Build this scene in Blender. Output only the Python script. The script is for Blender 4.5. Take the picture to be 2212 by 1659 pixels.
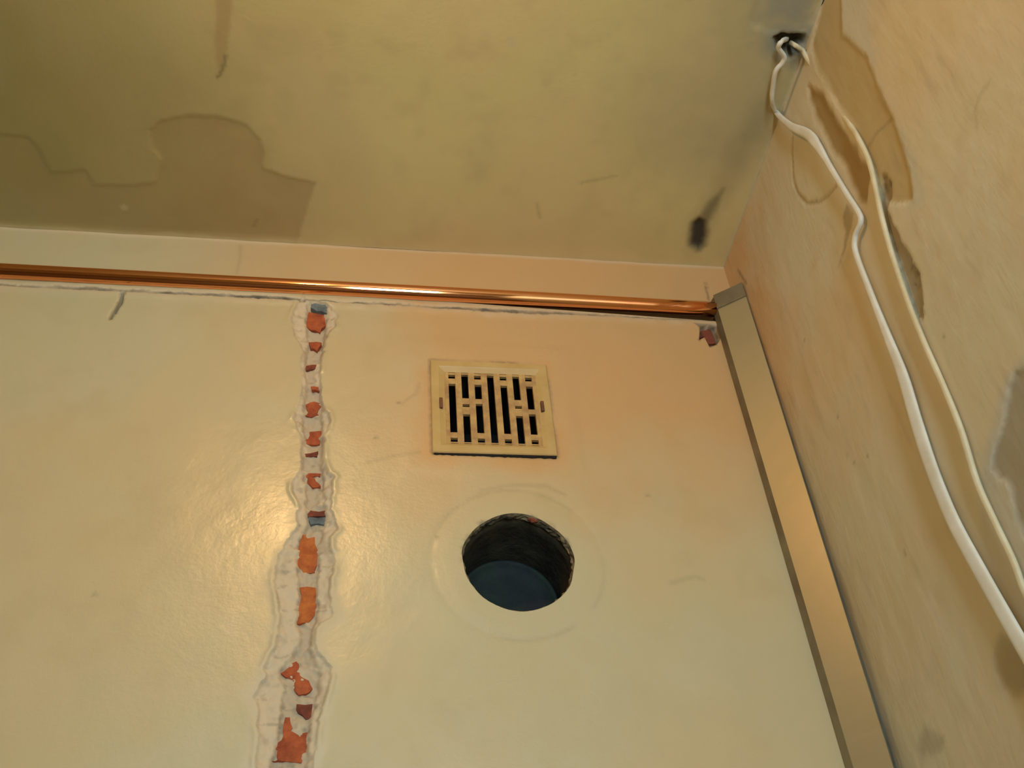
import bpy, bmesh, math, random
import numpy as np
from mathutils import Matrix, Vector
from mathutils.geometry import delaunay_2d_cdt

for o in list(bpy.data.objects):
    bpy.data.objects.remove(o)
scene = bpy.context.scene
COL = scene.collection
random.seed(4)

# World frame: the room corner stands at x = 0 (right wall), y = 0 (back wall),
# the ceiling is at z = 2.4, metres throughout.

# ------------------------------------------------------------------ camera
cam_data = bpy.data.cameras.new('camera')
cam_data.sensor_fit = 'HORIZONTAL'
cam_data.sensor_width = 36.0
cam_data.lens = 36.0 * 2211.0 / 2212.0
cam_data.clip_start = 0.02
cam = bpy.data.objects.new('camera', cam_data)
COL.objects.link(cam)
cam.matrix_world = Matrix((
    (0.98898, -0.03670, -0.14356, -0.5490),
    (-0.13085, -0.67141, -0.72944, -0.9993),
    (-0.06962, 0.74019, -0.66881, 1.2198),
    (0, 0, 0, 1)))
scene.camera = cam

# ------------------------------------------------------------------ world, lights, exposure
world = bpy.data.worlds.new('world')
scene.world = world
world.use_nodes = True
bg = world.node_tree.nodes['Background']
bg.inputs[0].default_value = (0.80, 0.88, 1.0, 1)
bg.inputs[1].default_value = 0.02

def add_light(name, kind, loc, energy, color, **kw):
    d = bpy.data.lights.new(name, kind)
    d.energy = energy
    d.color = color
    for k, v in kw.items():
        setattr(d, k, v)
    o = bpy.data.objects.new(name, d)
    COL.objects.link(o)
    o.location = loc
    return o

# bare bulb hanging near the ceiling, above the viewer's head
add_light('bulb_light', 'POINT', (-0.665, -0.76, 2.345), 5.2, (1.0, 0.59, 0.24), shadow_soft_size=0.03)
# daylight coming in through the window of the opposite wall
win = add_light('window_daylight', 'AREA', (-0.47, -2.58, 1.25), 35.0, (0.70, 0.91, 1.0),
                shape='RECTANGLE', size=0.32, size_y=1.36)
win.rotation_euler = (math.radians(90), 0, 0)

vs = scene.view_settings
vs.view_transform = 'Standard'
vs.look = 'None'
vs.gamma = 1.0
vs.use_curve_mapping = False
vs.exposure = 0.0
scene.cycles.max_bounces = 5
scene.cycles.diffuse_bounces = 3
scene.cycles.use_light_tree = False
scene.cycles.glossy_bounces = 2
scene.cycles.caustics_reflective = False
scene.cycles.caustics_refractive = False

# ------------------------------------------------------------------ helpers
def sm(a, b, x):
    t = np.clip((x - a) / (b - a), 0, 1)
    return t * t * (3 - 2 * t)

def hash2(ix, iy, seed):
    h = np.sin(ix * 127.1 + iy * 311.7 + seed * 74.7) * 43758.5453
    return h - np.floor(h)

def vnoise(x, y, seed=0):
    ix, iy = np.floor(x), np.floor(y)
    fx, fy = x - ix, y - iy
    fx = fx * fx * (3 - 2 * fx)
    fy = fy * fy * (3 - 2 * fy)
    a = hash2(ix, iy, seed); b = hash2(ix + 1, iy, seed)
    c = hash2(ix, iy + 1, seed); d = hash2(ix + 1, iy + 1, seed)
    return (a + (b - a) * fx) * (1 - fy) + (c + (d - c) * fx) * fy

def fbm(x, y, size, seed=0, octaves=3):
    """Smooth noise in -1..1 whose largest blobs are about `size` metres."""
    r = 0; amp = 1; tot = 0; s = 1.0 / size
    for k in range(octaves):
        r = r + amp * (vnoise(x * s, y * s, seed + k * 13) * 2 - 1)
        tot += amp
        amp *= 0.5
        s *= 2.03
    return r / tot

def sdf(px, py, poly):
    """Distance to a polygon's outline, positive inside."""
    P = np.array(poly)
    d2 = np.full(px.shape, 1e9)
    inside = np.zeros(px.shape, bool)
    n = len(P)
    for i in range(n):
        ax, ay = P[i]
        bx, by = P[(i + 1) % n]
        ex, ey = bx - ax, by - ay
        l2 = ex * ex + ey * ey + 1e-12
        t = np.clip(((px - ax) * ex + (py - ay) * ey) / l2, 0, 1)
        d2 = np.minimum(d2, (px - ax - t * ex) ** 2 + (py - ay - t * ey) ** 2)
        if ay != by:
            cr = ((ay > py) != (by > py)) & (px < (bx - ax) * (py - ay) / (by - ay) + ax)
            inside ^= cr
    d = np.sqrt(d2)
    return np.where(inside, d, -d)

def line_dist(px, py, pts):
    d2 = np.full(px.shape, 1e9)
    for (ax, ay), (bx, by) in zip(pts[:-1], pts[1:]):
        ex, ey = bx - ax, by - ay
        l2 = ex * ex + ey * ey + 1e-12
        t = np.clip(((px - ax) * ex + (py - ay) * ey) / l2, 0, 1)
        d2 = np.minimum(d2, (px - ax - t * ex) ** 2 + (py - ay - t * ey) ** 2)
    return np.sqrt(d2)

def rough_outline(poly, step=0.004, amp=0.0012, seed=1):
    """Resample a closed outline and make it slightly ragged."""
    out = []
    n = len(poly)
    for i in range(n):
        a = np.array(poly[i]); b = np.array(poly[(i + 1) % n])
        L = np.linalg.norm(b - a)
        m = max(1, int(L / step))
        for k in range(m):
            p = a + (b - a) * k / m
            out.append(p)
    out = np.array(out)
    out[:, 0] += amp * fbm(out[:, 0], out[:, 1], 0.008, seed)
    out[:, 1] += amp * fbm(out[:, 0], out[:, 1], 0.008, seed + 5)
    return [tuple(p) for p in out]

def link(o, parent=None):
    COL.objects.link(o)
    if parent is not None:
        o.parent = parent
    return o

def mesh_obj(name, verts, faces, mat, parent=None, smooth=False):
    me = bpy.data.meshes.new(name)
    me.from_pydata([tuple(v) for v in verts], [], faces)
    me.materials.append(mat)
    me.update()
    if smooth:
        me.polygons.foreach_set('use_smooth', [True] * len(me.polygons))
    return link(bpy.data.objects.new(name, me), parent)

def bm_obj(name, bm, mat, parent=None, smooth=False):
    bmesh.ops.recalc_face_normals(bm, faces=bm.faces)
    me = bpy.data.meshes.new(name)
    bm.to_mesh(me)
    bm.free()
    me.materials.append(mat)
    if smooth:
        me.polygons.foreach_set('use_smooth', [True] * len(me.polygons))
    return link(bpy.data.objects.new(name, me), parent)

def add_box(bm, lo, hi, bevel=0.0):
    vs_ = bmesh.ops.create_cube(bm, size=1.0)['verts']
    c = [(a + b) / 2 for a, b in zip(lo, hi)]
    s = [b - a for a, b in zip(lo, hi)]
    for v in vs_:
        v.co = Vector([v.co[i] * s[i] + c[i] for i in range(3)])
    if bevel:
        es = list({e for v in vs_ for e in v.link_edges})
        bmesh.ops.bevel(bm, geom=es, offset=bevel, segments=2, affect='EDGES', profile=0.5)

def box(name, lo, hi, mat, parent=None, bevel=0.0):
    bm = bmesh.new()
    add_box(bm, lo, hi, bevel)
    return bm_obj(name, bm, mat, parent)

def thing(name, loc, label, cat, group=None):
    o = bpy.data.objects.new(name, None)
    o.empty_display_size = 0.05
    o.location = loc
    tag(o, label, cat, group)
    return link(o)

def tag(o, label=None, cat=None, group=None, kind=None):
    if label: o['label'] = label
    if cat: o['category'] = cat
    if group: o['group'] = group
    if kind: o['kind'] = kind
    return o

def rehome(child, root):
    """Child meshes are modelled in world metres; keep them there under an offset root."""
    child.parent = root
    child.matrix_parent_inverse = Matrix.Translation(root.location).inverted()

# ------------------------------------------------------------------ materials
def srgb(r, g, b):
    f = lambda c: (c / 12.92 if c <= 0.04045 else ((c + 0.055) / 1.055) ** 2.4)
    return (f(r / 255), f(g / 255), f(b / 255), 1)

class Nodes:
    def __init__(self, name):
        self.mat = bpy.data.materials.new(name)
        self.mat.use_nodes = True
        self.t = self.mat.node_tree
        self.bsdf = self.t.nodes['Principled BSDF']
    def new(self, kind, **kw):
        n = self.t.nodes.new(kind)
        for k, v in kw.items():
            setattr(n, k, v)
        return n
    def link(self, a, b):
        self.t.links.new(a, b)
    def coords(self, scale=(1, 1, 1)):
        tc = self.new('ShaderNodeTexCoord')
        mp = self.new('ShaderNodeMapping')
        mp.inputs['Scale'].default_value = scale
        self.link(tc.outputs['Object'], mp.inputs['Vector'])
        return mp.outputs['Vector']
    def noise(self, scale, detail=4, rough=0.55, vec=None):
        n = self.new('ShaderNodeTexNoise')
        n.inputs['Scale'].default_value = scale
        n.inputs['Detail'].default_value = detail
        n.inputs['Roughness'].default_value = rough
        self.link(vec if vec is not None else self.coords(), n.inputs['Vector'])
        return n.outputs['Fac']
    def ramp(self, fac, a, b, lo=0.0, hi=1.0):
        m = self.new('ShaderNodeMapRange')
        m.inputs['From Min'].default_value = a
        m.inputs['From Max'].default_value = b
        m.inputs['To Min'].default_value = lo
        m.inputs['To Max'].default_value = hi
        self.link(fac, m.inputs['Value'])
        return m.outputs['Result']
    def mix(self, fac, a, b, blend='MIX'):
        m = self.new('ShaderNodeMix', data_type='RGBA', blend_type=blend)
        for sock, v in ((m.inputs[0], fac), (m.inputs[6], a), (m.inputs[7], b)):
            if hasattr(v, 'is_output') or isinstance(v, bpy.types.NodeSocket):
                self.link(v, sock)
            else:
                sock.default_value = v
        return m.outputs[2]
    def math(self, op, a, b):
        m = self.new('ShaderNodeMath', operation=op)
        for sock, v in zip(m.inputs, (a, b)):
            if isinstance(v, bpy.types.NodeSocket):
                self.link(v, sock)
            else:
                sock.default_value = v
        return m.outputs[0]
    def attr(self, name):
        return self.new('ShaderNodeAttribute', attribute_name=name).outputs['Fac']
    def bump(self, height, strength, dist, prev=None):
        b = self.new('ShaderNodeBump')
        b.inputs['Strength'].default_value = strength
        b.inputs['Distance'].default_value = dist
        self.link(height, b.inputs['Height'])
        if prev is not None:
            self.link(prev, b.inputs['Normal'])
        return b.outputs['Normal']
    def out(self, color=None, rough=None, metal=None, normal=None, spec=None):
        for key, v in (('Base Color', color), ('Roughness', rough), ('Metallic', metal),
                       ('Normal', normal), ('Specular IOR Level', spec)):
            if v is None:
                continue
            if isinstance(v, bpy.types.NodeSocket):
                self.link(v, self.bsdf.inputs[key])
            else:
                self.bsdf.inputs[key].default_value = v
        return self.mat

def painted_plaster(name, base, warm, layers, rough, seed_scale, bump=0.5, stretch=(1, 1, 1), spec=0.5):
    """Old oil-painted plaster; `layers` are (attribute, colour, roughness) stains, painted light and shade, bare spots, lines."""
    N = Nodes(name)
    col = N.mix(N.attr('blotch'), base, warm)
    col = N.mix(N.attr('grime'), col, srgb(176, 150, 104))
    r = N.ramp(N.attr('sheen'), 0.0, 1.0, rough - 0.06, rough + 0.07)
    for a, c, rr in layers:
        f = N.attr(a)
        col = N.mix(f, col, c)
        m = N.new('ShaderNodeMix', data_type='FLOAT')
        N.link(f, m.inputs[0]); N.link(r, m.inputs[2]); m.inputs[3].default_value = rr
        r = m.outputs[0]
    n2 = N.bump(N.noise(150, 2, 0.6, N.coords(stretch)), 0.30 * bump, 0.0014)
    return N.out(col, r, None, n2, spec)

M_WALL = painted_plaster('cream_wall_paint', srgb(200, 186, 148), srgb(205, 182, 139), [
    ('stain_tint', srgb(216, 152, 86), 0.40),
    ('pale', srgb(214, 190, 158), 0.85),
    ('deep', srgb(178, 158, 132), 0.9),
    ('dirt_shade', srgb(70, 62, 52), 0.9)], 0.31, 1.0, 0.7, spec=1.0)
M_RIGHT = painted_plaster('cream_side_wall_paint', srgb(215, 208, 184), srgb(217, 201, 170), [
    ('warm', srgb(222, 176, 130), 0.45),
    ('pale', srgb(196, 196, 188), 0.8),
    ('bare', srgb(186, 164, 116), 0.8),
    ('stain_tint', srgb(158, 128, 74), 0.8),
    ('grey', srgb(150, 138, 116), 0.9),
    ('dirt_shade', srgb(74, 66, 58), 0.9)], 0.42, 1.2, 0.9, (1, 1, 0.45))
M_CEIL = painted_plaster('ochre_ceiling_paint', srgb(232, 211, 148), srgb(236, 208, 150), [
    ('olive_falloff', srgb(136, 116, 54), 0.55),
    ('grey', srgb(186, 172, 132), 0.6),
    ('stain_tint', srgb(176, 142, 92), 0.55),
    ('pale', srgb(224, 204, 160), 0.7),
    ('blue', srgb(158, 156, 142), 0.8),
    ('dirt_shade', srgb(48, 42, 38), 0.9)], 0.45, 0.8)

def simple(name, col, rough, metal=0.0, var=None, vscale=20, bump=0.0, bscale=120, stretch=(1, 1, 1), spec=0.5):
    N = Nodes(name)
    v = N.coords(stretch)
    c = N.mix(N.ramp(N.noise(vscale, 4, 0.6, v), 0.35, 0.68), col, var or col)
    nrm = N.bump(N.noise(bscale, 4, 0.6, v), bump, 0.002) if bump else None
    return N.out(c, rough, metal, nrm, spec)

M_PLAIN = simple('plain_room_paint', srgb(178, 160, 126), 0.6, 0, srgb(168, 150, 116), 3, 0.1, 30)
M_FLOOR = simple('worn_floor_boards', srgb(120, 92, 66), 0.6, 0, srgb(98, 74, 52), 6, 0.2, 40, (1, 8, 1))
M_COPPER = simple('bright_copper', (0.96, 0.42, 0.17, 1), 0.065, 1.0, (0.88, 0.34, 0.13, 1), 14, 0.0, 60, (0.25, 1, 1))
M_BRICK = simple('exposed_orange_brick', srgb(188, 96, 54), 0.95, 0, srgb(146, 66, 40), 75, 0.8, 180)
M_BRICK2 = simple('exposed_ochre_brick', srgb(198, 112, 54), 0.95, 0, srgb(164, 78, 42), 75, 0.8, 180)
M_BRICK3 = simple('exposed_dark_brick', srgb(142, 72, 48), 0.95, 0, srgb(112, 58, 44), 60, 0.8, 180)
M_MORTAR = simple('blue_grey_mortar', srgb(126, 134, 132), 0.95, 0, srgb(90, 98, 100), 70, 0.8, 150)
M_VENT = simple('yellowed_vent_plastic', srgb(206, 172, 112), 0.42, 0, srgb(194, 156, 96), 30, 0.1, 90)
M_SLAT = simple('grimy_vent_slats', srgb(206, 166, 104), 0.55, 0, srgb(168, 126, 82), 65, 0.2, 120)
M_CLIP = simple('brown_clip', srgb(120, 74, 48), 0.6, 0, srgb(96, 58, 40), 60)
M_DARK = simple('dark_cavity', srgb(34, 28, 26), 0.9, 0, srgb(20, 18, 18), 40, 0.3, 90)  # near-black; also colours the shadow gap under the vent
M_SLEEVE = simple('sooty_duct_sleeve', srgb(46, 40, 28), 0.8, 0, srgb(78, 70, 52), 34, 0.8, 120)
M_RIM = simple('sooty_plaster_edge', srgb(150, 130, 98), 0.95, 0, srgb(40, 34, 26), 46, 0.8, 160)
M_PLUG = simple('dark_green_duct_back', srgb(27, 44, 34), 0.75, 0, srgb(18, 25, 34), 34, 0.6, 60)
M_CABLE = simple('white_cable_sheath', srgb(236, 232, 222), 0.45, 0, srgb(222, 214, 196), 30, 0.05, 90)
M_CABLE2 = simple('cream_cable_sheath', srgb(232, 220, 190), 0.5, 0, srgb(214, 198, 160), 30, 0.05, 90)
M_WINDOW = simple('white_window_paint', srgb(230, 228, 220), 0.5, 0, srgb(215, 212, 204), 12)

def metal_channel():
    N = Nodes('brushed_dull_steel')
    v = N.coords((1, 1, 60))
    c = N.mix(N.ramp(N.noise(3, 3, 0.5), 0.3, 0.7), srgb(202, 186, 150), srgb(188, 172, 136))
    nrm = N.bump(N.noise(12, 2, 0.6, v), 0.02, 0.001)
    return N.out(c, N.ramp(N.noise(14, 3, 0.6, v), 0.3, 0.7, 0.34, 0.42), 0.6, nrm)
M_STEEL = metal_channel()
M_STEEL_EDGE = simple('darkened_steel_edge', srgb(150, 138, 112), 0.5, 0.5, srgb(126, 112, 90), 20)

# ------------------------------------------------------------------ wall-type surfaces
def plane_mesh(name, to_world, outer, fine, step, loops, holes, depth_fn, mask_fn, mat, flip, dense=()):
    """A surface triangulated around its holes and cut outlines.
    (u, v) are metres in the plane; depth is measured into the wall."""
    u0, u1, v0, v1 = fine
    nu = int((u1 - u0) / step); nv = int((v1 - v0) / step)
    gu, gv = np.meshgrid(np.linspace(u0, u1, nu + 1), np.linspace(v0, v1, nv + 1))
    gu = gu.copy(); gv = gv.copy()
    rng = np.random.default_rng(3)
    gu[1:-1, 1:-1] += rng.uniform(-.25, .25, gu[1:-1, 1:-1].shape) * step
    gv[1:-1, 1:-1] += rng.uniform(-.25, .25, gv[1:-1, 1:-1].shape) * step
    gu = gu.ravel(); gv = gv.ravel()
    for (a0, a1, b0, b1, st) in dense:
        m = ~((gu > a0) & (gu < a1) & (gv > b0) & (gv < b1))
        du, dv = np.meshgrid(np.arange(a0, a1, st), np.arange(b0, b1, st))
        du = du.ravel() + rng.uniform(-.25, .25, du.size) * st
        dv = dv.ravel() + rng.uniform(-.25, .25, dv.size) * st
        gu = np.concatenate([gu[m], du]); gv = np.concatenate([gv[m], dv])
    keep = np.ones(gu.shape, bool)
    for lp in loops:
        keep &= np.abs(sdf(gu, gv, lp)) > 0.0008
    gu, gv = gu[keep], gv[keep]
    pts = [Vector((a, b)) for a, b in zip(gu, gv)]
    edges = []
    for lp in loops:
        s = len(pts)
        pts += [Vector(p) for p in lp]
        edges += [(s + i, s + (i + 1) % len(lp)) for i in range(len(lp))]
    s = len(pts)
    pts += [Vector(p) for p in outer]
    r = delaunay_2d_cdt(pts, edges, [], 0, 1e-6)
    V = np.array([(p.x, p.y) for p in r[0]])
    F = np.array([f for f in r[2] if len(f) == 3])
    cen = V[F].mean(axis=1)
    ok = np.ones(len(F), bool)
    for h in holes:
        ok &= sdf(cen[:, 0], cen[:, 1], h) < 0
    F = F[ok]
    d = depth_fn(V[:, 0], V[:, 1])
    P = to_world(V[:, 0], V[:, 1], d)
    if flip:
        F = F[:, ::-1]
    me = bpy.data.meshes.new(name)
    me.from_pydata(P.tolist(), [], F.tolist())
    masks = mask_fn(V[:, 0], V[:, 1], d)
    sd = len(name) * 7
    masks['blotch'] = sm(-0.35, 0.45, fbm(V[:, 0], V[:, 1], 0.22, sd + 1, 4))
    masks['grime'] = 0.16 * sm(-0.1, 0.7, fbm(V[:, 0], V[:, 1], 0.030, sd + 2, 3)) * sm(-0.5, 0.5, fbm(V[:, 0], V[:, 1], 0.15, sd + 3))
    masks['sheen'] = 0.5 + 0.5 * fbm(V[:, 0], V[:, 1], 0.10, sd + 4)
    for key, val in masks.items():
        a = me.attributes.new(key, 'FLOAT', 'POINT')
        a.data.foreach_set('value', np.clip(val, 0, 1).astype(np.float32))
    me.materials.append(mat)
    me.polygons.foreach_set('use_smooth', [True] * len(me.polygons))
    me.update()
    o = link(bpy.data.objects.new(name, me))
    o['kind'] = 'structure'
    return o

def edge_mask(px, py, poly, soft=0.004, wob=0.003, size=0.02, seed=0):
    return sm(-soft / 2, soft / 2, sdf(px, py, poly) + wob * fbm(px, py, size, seed))

# ---- back wall
HOLE_C = (-0.3640, 1.8592)
HOLE_R = 0.0655
CHASE = rough_outline([(-0.6370, 2.2914), (-0.6449, 2.2683), (-0.6504, 2.2404), (-0.6463, 2.2182), (-0.6372, 2.2012), (-0.6297, 2.1801), (-0.6310, 2.1547), (-0.6271, 2.1140), (-0.6296, 2.0902), (-0.6351, 2.0630), (-0.6295, 2.0481), (-0.6218, 2.0336), (-0.6207, 2.0010), (-0.6220, 1.9799), (-0.6281, 1.9659), (-0.6252, 1.9490), (-0.6174, 1.9359), (-0.6205, 1.9194), (-0.6170, 1.9065), (-0.6281, 1.8811), (-0.6369, 1.8625), (-0.6369, 1.8444), (-0.6379, 1.8267), (-0.6321, 1.8038), (-0.6278, 1.7814), (-0.6284, 1.7596), (-0.6361, 1.7383), (-0.6406, 1.7254), (-0.6364, 1.7151), (-0.6472, 1.6976), (-0.6403, 1.6828), (-0.6394, 1.6494), (-0.6323, 1.5615), (-0.5848, 1.5603), (-0.5825, 1.6301), (-0.5816, 1.6534), (-0.5798, 1.6774), (-0.5769, 1.6921), (-0.5723, 1.7123), (-0.5692, 1.7277), (-0.5768, 1.7356), (-0.5853, 1.7435), (-0.5907, 1.7542), (-0.5863, 1.7788), (-0.5743, 1.7844), (-0.5711, 1.7900), (-0.5771, 1.8099), (-0.5772, 1.8332), (-0.5727, 1.8573), (-0.5813, 1.8756), (-0.5809, 1.8882), (-0.5720, 1.9010), (-0.5770, 1.9171), (-0.5815, 1.9334), (-0.5811, 1.9604), (-0.5796, 1.9742), (-0.5893, 1.9809), (-0.5931, 2.0020), (-0.5939, 2.0383), (-0.5872, 2.0650), (-0.5976, 2.0877), (-0.6020, 2.1152), (-0.6054, 2.1560), (-0.6037, 2.1815), (-0.6008, 2.2078), (-0.5914, 2.2306), (-0.5874, 2.2537), (-0.5975, 2.2669), (-0.6075, 2.2755), (-0.6330, 2.2785)], 0.0028, 0.0034, 2)
CORE = [(-0.6323, 2.2879), (-0.6031, 2.2900), (-0.6026, 2.2435), (-0.6039, 2.2076), (-0.6049, 2.1815), (-0.6026, 2.1152), (-0.5991, 2.0837), (-0.5967, 2.0382), (-0.5949, 1.9948), (-0.5924, 1.9669), (-0.5874, 1.9333), (-0.5866, 1.9072), (-0.5920, 1.8817), (-0.5903, 1.8510), (-0.5912, 1.8213), (-0.5871, 1.7927), (-0.5946, 1.7705), (-0.5942, 1.7489), (-0.5835, 1.7278), (-0.5823, 1.7072), (-0.5865, 1.6823), (-0.5890, 1.6488), (-0.5897, 1.6032), (-0.6200, 1.6038), (-0.6245, 1.6308), (-0.6202, 1.6586), (-0.6199, 1.6826), (-0.6159, 1.7074), (-0.6254, 1.7228), (-0.6129, 1.7436), (-0.6055, 1.7596), (-0.6112, 1.7870), (-0.6115, 1.8270), (-0.6161, 1.8567), (-0.6157, 1.8875), (-0.6067, 1.9100), (-0.6100, 1.9361), (-0.6140, 1.9663), (-0.6191, 1.9940), (-0.6203, 2.0373), (-0.6233, 2.0827), (-0.6230, 2.1222), (-0.6268, 2.1633), (-0.6254, 2.1976), (-0.6306, 2.2417)]
# the horizontal slot the pipe lies in: straight top hidden by the pipe, broken lower lip
low = [(-0.0374, 2.2767), (-0.0715, 2.2764), (-0.1138, 2.2756), (-0.1417, 2.2757), (-0.1832, 2.2768), (-0.2107, 2.2769), (-0.2452, 2.2756), (-0.2791, 2.2762), (-0.3131, 2.2739), (-0.3466, 2.2745), (-0.3800, 2.2742), (-0.4130, 2.2767), (-0.4460, 2.2763), (-0.4787, 2.2788), (-0.5112, 2.2804), (-0.5436, 2.2800), (-0.5821, 2.2792), (-0.5981, 2.2790), (-0.6395, 2.2818), (-0.6712, 2.2833), (-0.6964, 2.2833), (-0.7213, 2.2825), (-0.7463, 2.2835), (-0.7708, 2.2817), (-0.7955, 2.2827), (-0.8261, 2.2824), (-0.8566, 2.2829), (-0.8867, 2.2826), (-0.9170, 2.2840), (-0.9408, 2.2832), (-0.9647, 2.2842), (-0.9872, 2.2788), (-1.0083, 2.2809), (-1.0346, 2.2808), (-1.1042, 2.2811), (-1.1841, 2.2813)]
SLOT = [(-0.020, 2.3185)] + rough_outline(low, 0.0035, 0.0016, 7)[:-1] + [(-1.23, 2.3185)]
NOTCH = [(-0.0728, 2.2695), (-0.0656, 2.2632), (-0.0726, 2.2352), (-0.0628, 2.2424), (-0.0593, 2.2220), (-0.0478, 2.2274), (-0.0377, 2.2421), (-0.0366, 2.2670), (-0.0518, 2.2689)]
CRACK = [(-0.8786, 2.2776), (-0.8744, 2.2779), (-0.8742, 2.2596), (-0.8789, 2.2395), (-0.8827, 2.2251), (-0.8845, 2.2250), (-0.8827, 2.2410), (-0.8786, 2.2611)]
HOLE = [(HOLE_C[0] + (HOLE_R + 0.0009 * math.sin(5 * a) + 0.0005 * math.sin(11 * a + 1)) * math.cos(a),
         HOLE_C[1] + (HOLE_R + 0.0009 * math.sin(4 * a + 2)) * math.sin(a))
        for a in [2 * math.pi * k / 96 for k in range(96)]]
VENT_OPEN = [(-0.446, 2.024), (-0.321, 2.024), (-0.321, 2.154), (-0.446, 2.154)]

def back_depth(x, z):
    rr = np.hypot(x - HOLE_C[0], z - HOLE_C[1])
    d = (0.0007 * fbm(x, z, 0.16, 3) + 0.0005 * fbm(x, z, 0.045, 4)) * sm(0.0, -0.05, x) * sm(0.07, 0.09, rr)
    dc = sdf(x, z, CHASE)
    n = fbm(x, z, 0.016, 21)
    n2 = fbm(x, z, 0.006, 22)
    ins = dc > 1e-5
    chase = 0.0026 + 0.0030 * sm(0.001, 0.010, dc + 0.004 * n) + 0.0013 * n + 0.0009 * n2
    dk = sdf(x, z, CORE)
    chase = chase + sm(-0.002, 0.003, dk + 0.003 * n2) * (0.0062 + 0.0030 * n + 0.0018 * n2)
    d = np.where(ins, d + np.maximum(chase, 0.0008), d)
    # little raised burr of plaster along the cut
    d = d - 0.0014 * np.exp(-((dc + 0.003) / 0.0025) ** 2) * sm(-0.3, 0.4, fbm(x, z, 0.03, 30)) * (dc < 0)
    ds = sdf(x, z, SLOT)
    d = np.where(ds > 1e-5, 0.026 * sm(0.0, 0.005, ds) + 0.001 * n2 + 0.002, d)
    d = d - 0.0012 * np.exp(-((ds + 0.006) / 0.006) ** 2) * (ds < 0) * (z < 2.30)
    dn = sdf(x, z, NOTCH)
    d = np.where(dn > 1e-5, np.maximum(d, 0.010 * sm(0, 0.003, dn) + 0.003), d)
    dcr = sdf(x, z, CRACK)
    d = np.where(dcr > -1e-5, d + 0.007 * sm(0, 0.0015, dcr + 0.0008), d)
    d = d - 0.0008 * sm(0.103, 0.080, rr) + 0.0005 * np.exp(-((rr - 0.101) / 0.0016) ** 2)
    # patched-in vent: filler spread round it
    q = np.maximum(np.abs(x + 0.3815), np.abs(z - 2.094)) + 0.012 * fbm(x, z, 0.06, 9)
    d = d - 0.0009 * sm(0.125, 0.105, q)
    return d

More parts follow.
